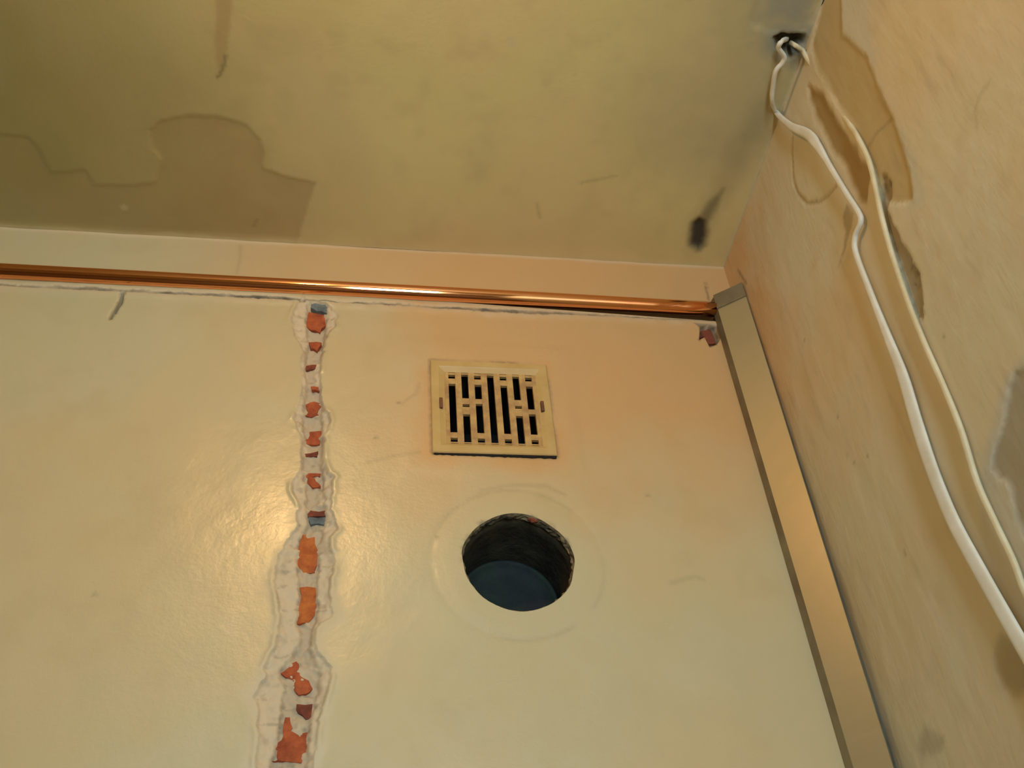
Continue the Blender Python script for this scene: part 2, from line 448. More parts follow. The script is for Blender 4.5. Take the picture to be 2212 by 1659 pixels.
def back_masks(x, z, d):
    dc = sdf(x, z, CHASE)
    n = fbm(x, z, 0.02, 41)
    pale = sm(-0.0006, 0.0006, dc) * (0.90 + 0.1 * n)
    pale = np.maximum(pale, 0.45 * sm(-0.014, 0.0, dc + 0.008 * fbm(x, z, 0.03, 45)) * sm(2.0, 1.75, z))
    n3 = fbm(x, z, 0.010, 42)
    deep = (dc > 0) * np.maximum(sm(0.0060, 0.0110, d + 0.001 * n) * 0.6, 0.5 * sm(0.15, 0.6, n3))
    ds = sdf(x, z, SLOT)
    pale = np.maximum(pale, 0.55 * sm(-0.013, -0.001, ds + 0.005 * n) * (z < 2.31))
    pale = np.maximum(pale, sm(2.392, 2.398, z + 0.002 * fbm(x, z * 0, 0.05, 51)) * 0.55)
    dirt_shade = np.maximum(0.85 * sm(-0.0015, 0.001, ds + 0.001 * n), 0.8 * sm(-0.001, 0.0005, sdf(x, z, CRACK)))  # shade in the slot under the pipe painted dark; crack darkened too
    dirt_shade = np.maximum(dirt_shade, 0.75 * sm(-0.0008, 0.0008, sdf(x, z, NOTCH)))
    # thin shadow line painted along the chiselled edge
    dirt_shade = np.maximum(dirt_shade, 0.22 * np.exp(-((dc - 0.0006) / 0.0013) ** 2) * sm(-0.35, 0.35, fbm(x, z, 0.022, 43)))
    dirt_shade = np.maximum(dirt_shade, 0.30 * (dc > 0.003) * sm(0.30, 0.62, fbm(x, z * 1.8, 0.011, 44)))
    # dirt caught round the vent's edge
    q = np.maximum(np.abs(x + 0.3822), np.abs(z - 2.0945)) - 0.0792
    dirt_shade = np.maximum(dirt_shade, 0.55 * np.exp(-(q / 0.0022) ** 2) * sm(-0.3, 0.5, fbm(x, z, 0.03, 61) + 0.2))
    rr = np.hypot(x - HOLE_C[0], z - HOLE_C[1])
    ang = np.arctan2(z - HOLE_C[1], x - HOLE_C[0])
    dirt_shade = np.maximum(dirt_shade, 0.16 * np.exp(-((rr - 0.101) / 0.0026) ** 2) * sm(-0.1, 0.4, fbm(np.cos(ang), np.sin(ang), 0.5, 71)))
    # crumbled rim of the duct hole
    rim = np.exp(-((rr - HOLE_R) / 0.0028) ** 2)
    dirt_shade = np.maximum(dirt_shade, 0.75 * rim * sm(0.0, 0.5, fbm(x, z, 0.008, 72)) * sm(-0.5, 0.4, np.sin(ang)))
    for mx, mz, ms in PXW_MARKS:
        dirt_shade = np.maximum(dirt_shade, 0.5 * np.exp(-((x - mx) ** 2 + (z - mz) ** 2) / ms ** 2))
    stain_tint = 0.75 * sm(0.055, -0.01, q + 0.02 * fbm(x, z, 0.05, 81)) * sm(-0.5, 0.5, fbm(x, z, 0.07, 82) + 0.35)
    dirt_shade = np.maximum(dirt_shade, 0.55 * sm(0.0026, 0.0008, line_dist(x, z, [(-0.0378, 2.3618), (-0.0401, 2.3223)])))
    # warmer orange tone over the wall between pipe, vent and corner
    warm_tone = sm(1.90, 2.08, z + 0.08 * fbm(x, z, 0.12, 84)) * sm(-0.60, -0.40, x + 0.08 * fbm(x, z, 0.12, 85))
    stain_tint = np.maximum(stain_tint, 0.58 * warm_tone)
    stain_tint = np.maximum(stain_tint, 0.45 * sm(2.31, 2.33, z) * sm(-0.95, -0.5, x))  # warm bounce from the copper painted onto the strip above the pipe
    # hairline scratches in the paint
    for pts in SCRATCHES:
        dirt_shade = np.maximum(dirt_shade, 0.15 * sm(0.0042, 0.0010, line_dist(x, z, pts)))
    return dict(pale=pale, deep=deep, dirt_shade=dirt_shade, stain_tint=stain_tint)

PXW_MARKS = [(a, b, 0.0022) for a, b in [(-0.4573, 1.8904), (-0.8225, 1.8119), (-0.5312, 2.0370), (-0.5039, 2.0959), (-0.1938, 1.9569), (-0.6025, 2.1816)]]
SCRATCHES = [[(-0.4991, 2.0945), (-0.4799, 2.1130), (-0.4767, 2.1295)], [(-0.7312, 2.3287), (-0.7305, 2.3585), (-0.7324, 2.3889)],
             [(-0.4024, 1.9584), (-0.3619, 1.9686), (-0.3215, 1.9676), (-0.2995, 1.9555)], [(-0.1866, 1.8313), (-0.1568, 1.8409), (-0.1464, 1.8367)],
             [(-0.5427, 1.9965), (-0.5091, 2.0084), (-0.4777, 2.0146)]]

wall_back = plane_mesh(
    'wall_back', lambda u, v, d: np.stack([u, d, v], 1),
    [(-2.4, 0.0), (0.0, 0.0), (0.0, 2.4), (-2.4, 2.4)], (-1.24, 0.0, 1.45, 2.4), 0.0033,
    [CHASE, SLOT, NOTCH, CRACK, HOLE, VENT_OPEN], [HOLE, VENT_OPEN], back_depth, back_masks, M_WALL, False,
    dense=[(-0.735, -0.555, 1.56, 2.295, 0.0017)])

# ---- right wall (u = y, v = z, depth towards +x)
R_BARE = [(-0.4599, 2.4103), (-0.4783, 2.3734), (-0.4642, 2.3552), (-0.4397, 2.3179), (-0.4558, 2.2428), (-0.4472, 2.1895), (-0.4451, 2.1385), (-0.4376, 2.0983), (-0.4273, 2.0558), (-0.4150, 2.0332), (-0.3947, 2.0517), (-0.3758, 2.0825), (-0.3829, 2.1161), (-0.3866, 2.1901), (-0.3803, 2.2770), (-0.3769, 2.3455), (-0.3859, 2.3857), (-0.4194, 2.3941)]
R_OLIVE = [(-0.3490, 2.3535), (-0.3642, 2.3077), (-0.3663, 2.2490), (-0.3749, 2.1752), (-0.3791, 2.1280), (-0.3501, 2.1048), (-0.3408, 2.1209), (-0.3409, 2.1535), (-0.3459, 2.1823), (-0.3382, 2.2228), (-0.3349, 2.2762), (-0.3380, 2.3280)]
R_EDGE = [(-0.4783, 2.3734), (-0.5147, 2.3004), (-0.4775, 2.2447), (-0.4537, 2.1977), (-0.4522, 2.1319), (-0.4458, 2.0864), (-0.4409, 2.0374), (-0.4258, 2.0117), (-0.4109, 2.0309), (-0.4256, 2.0581), (-0.4348, 2.1023), (-0.4434, 2.1410), (-0.4455, 2.1923), (-0.4539, 2.2440), (-0.4386, 2.3165)]
R_STREAK = [(-0.3910, 2.1067), (-0.3988, 2.0846), (-0.3885, 2.0716), (-0.3770, 2.0665), (-0.3738, 2.0315), (-0.3744, 1.9936), (-0.3767, 1.9625), (-0.3645, 1.9416), (-0.3523, 1.9209), (-0.3438, 1.9296), (-0.3483, 1.9521), (-0.3513, 1.9911), (-0.3564, 2.0373), (-0.3656, 2.0810)]
R_BLUE = [(-0.4657, 1.7665), (-0.4404, 1.7802), (-0.4146, 1.7902), (-0.3885, 1.7789), (-0.3619, 1.7587), (-0.3411, 1.7439), (-0.3129, 1.7289), (-0.2917, 1.6937), (-0.2897, 1.6570), (-0.2946, 1.6226), (-0.3101, 1.5764)]
R_DARK = [(-0.4562, 1.7548), (-0.4245, 1.7822), (-0.4082, 1.7722), (-0.3918, 1.7601), (-0.3706, 1.7516), (-0.3486, 1.7370), (-0.3519, 1.7254), (-0.3617, 1.7130), (-0.3549, 1.6986), (-0.3491, 1.6836), (-0.3491, 1.6559), (-0.3614, 1.6390)]
R_DARK2 = [(-0.2708, 1.6183), (-0.2534, 1.6102), (-0.2422, 1.5985), (-0.2425, 1.5835), (-0.2521, 1.5685), (-0.2916, 1.5537), (-0.3101, 1.5764), (-0.2885, 1.5938), (-0.2812, 1.6062)]
R_TICK = [(-0.3224, 2.1446), (-0.3258, 2.1215), (-0.3081, 2.1116), (-0.2857, 2.1052), (-0.2630, 2.1026), (-0.2843, 2.1109), (-0.2992, 2.1224), (-0.3048, 2.1410)]
R_LOOP = [(-0.2842, 2.3462), (-0.2653, 2.3262), (-0.2471, 2.2952), (-0.2439, 2.2649), (-0.2550, 2.2313), (-0.2775, 2.2061), (-0.2991, 2.1926), (-0.3176, 2.1845)]
R_LINE = [(-0.3916, 2.1576), (-0.4147, 2.1532), (-0.4435, 2.1365)]
R_CRACK = [(-0.5639, 2.0104), (-0.5496, 2.0127), (-0.5347, 2.0091), (-0.5273, 1.9941)]
R_PENCIL = [(-0.0395, 2.3499), (-0.0438, 2.3305), (-0.0498, 2.3076)]
R_SMUDGE = [(-0.0929, 1.6079), (-0.1151, 1.6027), (-0.1335, 1.5879), (-0.1219, 1.5796), (-0.0897, 1.5839), (-0.0832, 1.5958)]
R_SPOTS = [(a, b) for a, b in [(-0.1407, 2.1006), (-0.3684, 1.8808), (-0.1522, 1.9641), (-0.1421, 1.9137), (-0.1803, 1.8836), (-0.1798, 1.7588), (-0.1504, 1.8972)]]

def right_depth(y, z):
    d = 0.0010 * fbm(y, z, 0.14, 103) + 0.0007 * fbm(y, z * 0.4, 0.025, 104)
    d = d * sm(0.0, -0.03, y)
    d = d + 0.0018 * edge_mask(y, z, R_DARK, 0.003, 0.003, 0.02, 5)
    d = d + 0.0018 * edge_mask(y, z, R_DARK2, 0.005, 0.004, 0.02, 6)
    d = d + 0.0020 * edge_mask(y, z, R_BARE, 0.004, 0.003, 0.03, 7)
    d = d + 0.0030 * edge_mask(y, z, R_OLIVE, 0.006, 0.004, 0.02, 8)
    d = d + 0.0035 * edge_mask(y, z, R_STREAK, 0.004, 0.004, 0.012, 9)
    d = d + 0.0015 * sm(0.0035, 0.001, line_dist(y, z, R_LOOP))
    return d

def right_masks(y, z, d):
    g = lambda *a: edge_mask(y, z, *a)
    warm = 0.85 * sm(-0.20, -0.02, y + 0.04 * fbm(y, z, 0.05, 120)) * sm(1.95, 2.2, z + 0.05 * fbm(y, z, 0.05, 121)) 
    pale = 0.85 * g(R_BLUE, 0.012, 0.008, 0.03, 11) * (0.7 + 0.3 * fbm(y, z, 0.03, 122))
    pale = np.maximum(pale, 0.55 * g(R_EDGE, 0.020, 0.008, 0.02, 12))
    pale = np.maximum(pale, 0.8 * sm(-0.004, -0.0015, z - 2.4 + 0.001 * fbm(y, z * 0, 0.02, 123)))
    bare = 0.85 * g(R_BARE, 0.004, 0.003, 0.02, 7)
    stain_tint = 0.9 * g(R_OLIVE, 0.012, 0.004, 0.02, 8)
    stain_tint = np.maximum(stain_tint, 0.5 * sm(0.004, 0.001, line_dist(y, z, R_LOOP)))
    n = fbm(y, z, 0.012, 130)
    grey = np.maximum.reduce([0.65 * g(R_DARK, 0.004, 0.003, 0.02, 5), 0.6 * g(R_DARK2, 0.018, 0.004, 0.02, 6),
                              0.75 * g(R_STREAK, 0.004, 0.004, 0.012, 9), 0.6 * g(R_TICK, 0.004, 0.002, 0.01, 10),
                              0.45 * g(R_SMUDGE, 0.012, 0.008, 0.012, 13)])
    dirt_shade = 0.55 * g(R_STREAK, 0.006, 0.005, 0.01, 9) * sm(0.15, 0.6, n)
    dirt_shade = np.maximum(dirt_shade, 0.24 * sm(0.0040, 0.001, line_dist(y, z, R_LINE)))
    dirt_shade = np.maximum(dirt_shade, 0.14 * sm(0.0042, 0.001, line_dist(y, z, R_CRACK)))
    dirt_shade = np.maximum(dirt_shade, 0.45 * sm(0.0038, 0.001, line_dist(y, z, R_PENCIL)))
    for a, b in R_SPOTS:
        dirt_shade = np.maximum(dirt_shade, 0.4 * np.exp(-((y - a) ** 2 + (z - b) ** 2) / 0.0025 ** 2))
    # fine vertical drips in the old paint
    dirt_shade = np.maximum(dirt_shade, 0.10 * sm(0.35, 0.7, fbm(y, z * 0.12, 0.010, 140)))
    return dict(warm=warm, pale=pale, bare=bare, stain_tint=stain_tint, grey=grey, dirt_shade=dirt_shade)

wall_right = plane_mesh(
    'wall_right', lambda u, v, d: np.stack([d, u, v], 1),
    [(-2.6, 0.0), (0.0, 0.0), (0.0, 2.4), (-2.6, 2.4)], (-0.80, 0.0, 1.36, 2.4), 0.0036,
    [], [], right_depth, right_masks, M_RIGHT, True)

# ---- ceiling (u = x, v = y, depth upwards)
C_STAIN = [(-1.1769, -0.1516), (-1.0297, -0.1571), (-0.9959, -0.1549), (-0.9842, -0.1319), (-0.9764, -0.0989), (-0.9343, -0.1076), (-0.9232, -0.0839), (-0.8710, -0.0864), (-0.8425, -0.0942), (-0.8288, -0.1336), (-0.8397, -0.1528), (-0.8383, -0.1790), (-0.8249, -0.1936), (-0.7916, -0.2056), (-0.7504, -0.2077), (-0.7155, -0.1994), (-0.6957, -0.1780), (-0.6924, -0.1561), (-0.6961, -0.1292), (-0.6515, -0.1173), (-0.6232, -0.1117), (-0.6344, -0.0745), (-0.6434, -0.0405), (-0.6529, 0.0018), (-0.8118, -0.0005), (-1.0650, 0.0030), (-1.2229, 0.0033)]
C_STAIN2 = [(-0.7390, -0.4045), (-0.7194, -0.4064), (-0.7253, -0.3356), (-0.7308, -0.3041), (-0.7383, -0.2777), (-0.7447, -0.2673), (-0.7481, -0.2961), (-0.7407, -0.3342)]
C_HOLE = [(-0.0490, -0.3875), (-0.0363, -0.3938), (-0.0197, -0.3928), (-0.0063, -0.3953), (-0.0003, -0.3804), (-0.0070, -0.3745), (-0.0014, -0.3658), (-0.0139, -0.3580), (-0.0271, -0.3634), (-0.0424, -0.3752)]
C_SOOT1 = [(-0.0695, -0.0661), (-0.0713, -0.0837), (-0.0652, -0.0929), (-0.0540, -0.0885), (-0.0468, -0.0678), (-0.0441, -0.0427), (-0.0503, -0.0331), (-0.0642, -0.0412)]
C_SOOT2 = [(-0.0629, -0.0896), (-0.0584, -0.1192), (-0.0470, -0.1411), (-0.0439, -0.1471), (-0.0431, -0.1204), (-0.0477, -0.0942), (-0.0526, -0.0833)]
C_BLUE = [(-0.1150, -0.4656), (-0.0811, -0.4332), (-0.0833, -0.4021), (-0.0611, -0.3902), (-0.0383, -0.3962), (-0.0078, -0.3978), (-0.0068, -0.4156), (-0.0104, -0.4521), (-0.0119, -0.4757)]
C_DOTS = [(-0.3806, -0.3491), (-0.4107, -0.3557), (-0.6106, 0.0229), (-0.8901, -0.0466)]
C_CRACK = [(-0.7335, -0.2975), (-0.7383, -0.2777), (-0.7460, -0.2653)]
C_SCR = [[(-0.7086, -0.0397), (-0.7138, -0.0267)], [(-0.3104, -0.0996), (-0.3026, -0.0748)], [(-0.2531, -0.1412), (-0.2057, -0.1571)]]

def ceil_depth(x, y):
    d = 0.0009 * fbm(x, y, 0.12, 203) * sm(0.0, -0.03, y) * sm(0.0, -0.03, x)
    d = d + 0.0012 * edge_mask(x, y, C_STAIN, 0.004, 0.003, 0.03, 14) * sm(-0.001, -0.012, y)
    h = sdf(x, y, C_HOLE) + 0.003 * fbm(x, y, 0.01, 15)
    d = d + 0.022 * sm(-0.001, 0.010, h)
    s = sdf(x, y, C_SOOT1)
    d = d + 0.004 * sm(-0.003, 0.008, s)
    # feathered filler near the cable hole
    d = d + 0.0015 * edge_mask(x, y, C_BLUE, 0.006, 0.006, 0.02, 16)
    return d

def ceil_masks(x, y, d):
    g = lambda *a: edge_mask(x, y, *a)
    n = fbm(x, y, 0.05, 220)
    stain_tint = 0.62 * g(C_STAIN, 0.005, 0.003, 0.03, 14) * (0.85 + 0.35 * n) * (0.45 + 0.55 * sm(-1.0, -0.75, x))
    stain_tint = np.maximum(stain_tint, 0.5 * g(C_STAIN2, 0.006, 0.004, 0.02, 17))
    olive_falloff = 0.95 * sm(-0.40, -1.05, x + 0.06 * fbm(x, y, 0.25, 221)) * (0.8 + 0.2 * fbm(x, y, 0.2, 222))  # vignetting and dimmer light painted in, darker towards the left
    grey = 0.7 * sm(-0.30, -0.06, x + 0.05 * n) * sm(-0.10, -0.24, y + 0.04 * n)
    grey = np.maximum(grey, 0.14 * sm(0.1, 0.6, fbm(x, y * 0.5, 0.08, 223)))
    blue = 0.75 * g(C_BLUE, 0.040, 0.022, 0.03, 16)
    h = sdf(x, y, C_HOLE)
    blue = np.maximum(blue, 0.8 * sm(-0.026, 0.0, h + 0.008 * fbm(x, y, 0.02, 224)))
    dirt_shade = 0.78 * sm(-0.003, 0.006, h + 0.002 * fbm(x, y, 0.01, 15))
    s1 = sdf(x, y, C_SOOT1) + 0.002 * fbm(x, y, 0.01, 225)
    s2 = sdf(x, y, C_SOOT2) + 0.002 * fbm(x, y, 0.01, 226)
    dirt_shade = np.maximum(dirt_shade, 0.95 * sm(-0.012, 0.006, s1))
    dirt_shade = np.maximum(dirt_shade, 0.62 * sm(-0.012, 0.006, s2))
    # soft soot trail running away from the burn along the right wall
    trail = line_dist(x, y, [(-0.0584, -0.0625), (-0.0504, -0.1283), (-0.0366, -0.2103), (-0.0272, -0.2860)])
    dirt_shade = np.maximum(dirt_shade, 0.20 * sm(0.035, 0.0, trail + 0.008 * fbm(x, y, 0.03, 227)))
    dirt_shade = np.maximum(dirt_shade, 0.40 * sm(0.0035, 0.001, line_dist(x, y, C_CRACK)))
    for pts in C_SCR:
        dirt_shade = np.maximum(dirt_shade, 0.16 * sm(0.0040, 0.001, line_dist(x, y, pts)))
    pale = np.zeros_like(x)
    for k, (a, b) in enumerate(C_DOTS):
        r = 0.010 if k == 0 else 0.006
        pale = np.maximum(pale, 0.4 * sm(r, r * 0.5, np.hypot(x - a, y - b) + 0.003 * n))
    # brushed-up wall paint lapping onto the ceiling's edges
    pale = np.maximum(pale, 0.5 * sm(-0.008, -0.002, y + 0.003 * fbm(x, y * 0, 0.04, 228)))
    pale = np.maximum(pale, 0.75 * sm(-0.005, -0.002, x + 0.002 * fbm(x * 0, y, 0.03, 229)))
    return dict(stain_tint=stain_tint, olive_falloff=olive_falloff, grey=grey, blue=blue, dirt_shade=dirt_shade, pale=pale)

ceiling = plane_mesh(
    'ceiling', lambda u, v, d: np.stack([u, v, 2.4 + d], 1),
    [(-2.4, -2.6), (0.0, -2.6), (0.0, 0.0), (-2.4, 0.0)], (-1.25, 0.0, -0.66, 0.0), 0.0034,
    [], [], ceil_depth, ceil_masks, M_CEIL, True)

# ---- the rest of the room, behind and beside the viewer
def struct(o):
    o['kind'] = 'structure'
    return o
struct(box('floor', (-2.4, -2.6, -0.1), (0.0, 0.0, 0.0), M_FLOOR))
struct(box('wall_left', (-2.5, -2.6, 0.0), (-2.4, 0.0, 2.4), M_PLAIN))
bm = bmesh.new()
for lo, hi in (((-2.4, -2.7, 0), (-0.67, -2.6, 2.4)), ((-0.27, -2.7, 0), (0.1, -2.6, 2.4)),
               ((-0.67, -2.7, 0), (-0.27, -2.6, 0.53)), ((-0.67, -2.7, 1.97), (-0.27, -2.6, 2.4))):
    add_box(bm, lo, hi)
struct(bm_obj('wall_front', bm, M_PLAIN))
bm = bmesh.new()
for lo, hi in (((-0.67, -2.69, 0.53), (-0.63, -2.62, 1.97)), ((-0.31, -2.69, 0.53), (-0.27, -2.62, 1.97)),
               ((-0.63, -2.69, 0.53), (-0.31, -2.62, 0.57)), ((-0.63, -2.69, 1.93), (-0.31, -2.62, 1.97))):
    add_box(bm, lo, hi)
struct(bm_obj('window_1', bm, M_WINDOW))

# ------------------------------------------------------------------ bricks bared in the chase
def chunk(name, poly, y_front, y_back, mat, parent, seed, jitter=0.0012):
    """A broken lump: ragged outline, uneven chipped face, sides running into the wall."""
    rnd = random.Random(seed)
    pts = [Vector(p) for p in poly]
    ring = []
    for i, a in enumerate(pts):
        b = pts[(i + 1) % len(pts)]
        for k in range(2):
            p = a.lerp(b, k / 2)
            ring.append(Vector((p.x + rnd.uniform(-.0013, .0013), p.y + rnd.uniform(-.0013, .0013))))
    edges = [(i, (i + 1) % len(ring)) for i in range(len(ring))]
    xs = [p.x for p in ring]; zs = [p.y for p in ring]
    inner = []
    st = max(0.004, min(max(xs) - min(xs), max(zs) - min(zs)) / 4)
    gx = min(xs)
    while gx < max(xs):
        gz = min(zs)
        while gz < max(zs):
            q = (gx + rnd.uniform(-.3, .3) * st, gz + rnd.uniform(-.3, .3) * st)
            if sdf(np.array([q[0]]), np.array([q[1]]), [tuple(p) for p in ring])[0] > st * 0.35:
                inner.append(Vector(q))
            gz += st
        gx += st
    r = delaunay_2d_cdt(ring + inner, edges, [], 1, 1e-6)
    bm = bmesh.new()
    vv = []
    nring = len(ring)
    tilt = rnd.uniform(-.05, .05)
    zc = sum(zs) / len(zs)
    for idx, p in enumerate(r[0]):
        orig = r[3][idx]
        on_edge = any(o < nring for o in orig)
        y = y_front + (0.0016 if on_edge else 0.0) + rnd.uniform(-jitter, jitter) + tilt * (p.y - zc)
        vv.append(bm.verts.new((p.x, y, p.y)))
    for f in r[2]:
        try:
            bm.faces.new([vv[i] for i in f])
        except ValueError:
            pass
    be = [e for e in bm.edges if e.is_boundary]
    ext = bmesh.ops.extrude_edge_only(bm, edges=be)['geom']
    for g in ext:
        if isinstance(g, bmesh.types.BMVert):
            g.co.y = y_back
    return bm_obj(name, bm, mat, parent)

BRICKS = [
    ([(-0.6277, 2.2668), (-0.6036, 2.2611), (-0.6035, 2.2410), (-0.6116, 2.2278), (-0.6215, 2.2299), (-0.6307, 2.2364), (-0.6298, 2.2536)], M_BRICK),
    ([(-0.6239, 2.2061), (-0.6076, 2.2071), (-0.6082, 2.2016), (-0.6123, 2.1891), (-0.6174, 2.1929), (-0.6225, 2.1994)], M_BRICK),
    ([(-0.6259, 2.1621), (-0.6081, 2.1644), (-0.6078, 2.1581), (-0.6245, 2.1546)], M_BRICK3),
    ([(-0.6170, 2.1251), (-0.6077, 2.1243), (-0.6059, 2.1180), (-0.6148, 2.1191)], M_BRICK),
    ([(-0.6209, 2.0981), (-0.6120, 2.1017), (-0.6017, 2.0977), (-0.6029, 2.0878), (-0.6072, 2.0827), (-0.6032, 2.0768), (-0.6203, 2.0749), (-0.6163, 2.0836), (-0.6203, 2.0895)], M_BRICK),
    ([(-0.6125, 2.0502), (-0.5948, 2.0533), (-0.5997, 2.0448), (-0.5999, 2.0320), (-0.6094, 2.0294), (-0.6195, 2.0348), (-0.6136, 2.0396)], M_BRICK),
    ([(-0.6189, 2.0135), (-0.6016, 2.0164), (-0.6013, 2.0109), (-0.6169, 2.0081)], M_BRICK3),
    ([(-0.6179, 1.9852), (-0.5974, 1.9867), (-0.5980, 1.9825), (-0.6065, 1.9812), (-0.6018, 1.9737), (-0.5954, 1.9663), (-0.6038, 1.9635), (-0.6110, 1.9702), (-0.6124, 1.9788)], M_BRICK),
    ([(-0.6082, 1.9259), (-0.6018, 1.9302), (-0.5875, 1.9285), (-0.5880, 1.9219), (-0.6062, 1.9204)], M_BRICK3),
    ([(-0.6120, 1.8963), (-0.6094, 1.8963), (-0.6064, 1.8910), (-0.5986, 1.8933), (-0.5950, 1.8754), (-0.5939, 1.8568), (-0.5960, 1.8476), (-0.6062, 1.8465), (-0.6161, 1.8544), (-0.6167, 1.8751)], M_BRICK2),
    ([(-0.6109, 1.8274), (-0.5931, 1.8276), (-0.5931, 1.8129), (-0.5901, 1.8052), (-0.5911, 1.7937), (-0.5988, 1.7832), (-0.6102, 1.7823), (-0.6105, 1.7974), (-0.6072, 1.8108)], M_BRICK2),
    ([(-0.6081, 1.7394), (-0.6045, 1.7341), (-0.6029, 1.7227), (-0.5946, 1.7158), (-0.5894, 1.7089), (-0.5952, 1.7004), (-0.6030, 1.7004), (-0.6099, 1.7090), (-0.6089, 1.7176), (-0.6236, 1.7237), (-0.6148, 1.7333)], M_BRICK),
    ([(-0.6055, 1.6920), (-0.5883, 1.6902), (-0.5883, 1.6770), (-0.5936, 1.6754), (-0.6017, 1.6820)], M_BRICK3),
    ([(-0.6145, 1.6772), (-0.6091, 1.6772), (-0.6070, 1.6690), (-0.6080, 1.6625), (-0.6002, 1.6592), (-0.5926, 1.6607), (-0.5911, 1.6480), (-0.5911, 1.6370), (-0.5968, 1.6316), (-0.6243, 1.6313), (-0.6179, 1.6343), (-0.6209, 1.6437), (-0.6278, 1.6461), (-0.6164, 1.6531), (-0.6158, 1.6642)], M_BRICK),
    ([(-0.0598, 2.2697), (-0.0458, 2.2725), (-0.0448, 2.2400), (-0.0555, 2.2356), (-0.0577, 2.2525), (-0.0652, 2.2501)], M_BRICK3),
]
for k, (poly, m) in enumerate(BRICKS):
    chunk('brick', poly, 0.0058 if k in (1, 2, 3, 6, 8) else 0.0078, 0.024, m, wall_back, 50 + k)
tag(chunk('mortar_lump', [(-0.6251, 2.2891), (-0.6153, 2.2933), (-0.6030, 2.2823), (-0.6032, 2.2618), (-0.6176, 2.2637), (-0.6259, 2.2698)], 0.0025, 0.022, M_MORTAR, wall_back, 90),
    'blue grey lump of mortar at the top of the chase')
chunk('mortar_lump', [(-0.6536, 2.2841), (-0.6392, 2.2910), (-0.6308, 2.2857), (-0.6362, 2.2764), (-0.6501, 2.2769)], 0.0030, 0.022, M_MORTAR, wall_back, 91)
chunk('mortar_lump', [(-0.6062, 1.9198), (-0.5870, 1.9203), (-0.5882, 1.9100), (-0.6039, 1.9097)], 0.0058, 0.02, M_MORTAR, wall_back, 92)

# ------------------------------------------------------------------ copper pipe
def tube(name, pts, rad, mat, parent=None, seg=32):
    bm = bmesh.new()
    rings = []
    for (x, y, z) in pts:
        rings.append([bm.verts.new((x, y + rad * math.cos(2 * math.pi * k / seg), z + rad * math.sin(2 * math.pi * k / seg)))
                      for k in range(seg)])
    for a, b in zip(rings[:-1], rings[1:]):
        for k in range(seg):
            bm.faces.new((a[k], a[(k + 1) % seg], b[(k + 1) % seg], b[k]))
    bm.faces.new(rings[0]); bm.faces.new(rings[-1][::-1])
    return bm_obj(name, bm, mat, parent, True)

ppts = []
for k in range(41):
    x = -2.39 + (2.39 - 0.028) * k / 40
    ppts.append((x, -0.0045 + 0.0004 * math.sin(x * 7), 2.3022 + 0.0006 * math.sin(x * 5 + 1) - 0.0062 * max(0.0, (x + 0.62) / 0.59) ** 1.3))
pipe = tube('copper_pipe', ppts, 0.0113, M_COPPER)
tag(pipe, 'shiny copper pipe running level along the wall just below the ceiling', 'pipe')

# ------------------------------------------------------------------ square air vent
VX0, VX1, VZ0, VZ1 = -0.4616, -0.3036, 2.0120, 2.1690     # outer frame
GX0, GX1, GZ0, GZ1 = -0.4420, -0.3215, 2.0290, 2.1490     # slotted field
vent = thing('air_vent', ((VX0 + VX1) / 2, 0.0, VZ0), 'square yellowed plastic air vent with seven columns of dark upright slots', 'vent')
def vent_part(name, bm, mat, smooth=False):
    o = bm_obj(name, bm, mat)
    rehome(o, vent)
    return o
# frame: flat rim with a sloping inner shoulder down to the slotted field
bm = bmesh.new()
prof = [(0.0, 0.004), (0.0, -0.0050), (0.0012, -0.0062), (0.0105, -0.0066), (0.0118, -0.0060), (0.0150, -0.0034), (0.0150, 0.004)]
rings = []
for off, y in prof:
    ox = off * (GX0 - VX0) / 0.0150 if off > 0.011 else off
    a0, a1, b0, b1 = VX0 + off, VX1 - off, VZ0 + off, VZ1 - off
    if off >= 0.0149:
        a0, a1, b0, b1 = GX0 - 0.001, GX1 + 0.001, GZ0 - 0.001, GZ1 + 0.001
    rings.append([bm.verts.new(p) for p in ((a0, y, b0), (a1, y, b0), (a1, y, b1), (a0, y, b1))])
for a, b in zip(rings[:-1], rings[1:]):
    for k in range(4):
        bm.faces.new((a[k], a[(k + 1) % 4], b[(k + 1) % 4], b[k]))
vent_part('frame', bm, M_VENT)
pitch = (GX1 - GX0) / 7.0
slot_w = 0.0088
# upright slats between the seven columns of slots
for k in range(8):
    xa = GX0 + pitch * k - (pitch - slot_w) / 2
    xb = GX0 + pitch * k + (pitch - slot_w) / 2
    xa = max(xa, GX0 - 0.0012); xb = min(xb, GX1 + 0.0012)
    bm = bmesh.new()
    add_box(bm, (xa, -0.0040, GZ0 - 0.0012), (xb, 0.0015, GZ1 + 0.0012), 0.0006)
    vent_part('slat', bm, M_SLAT)
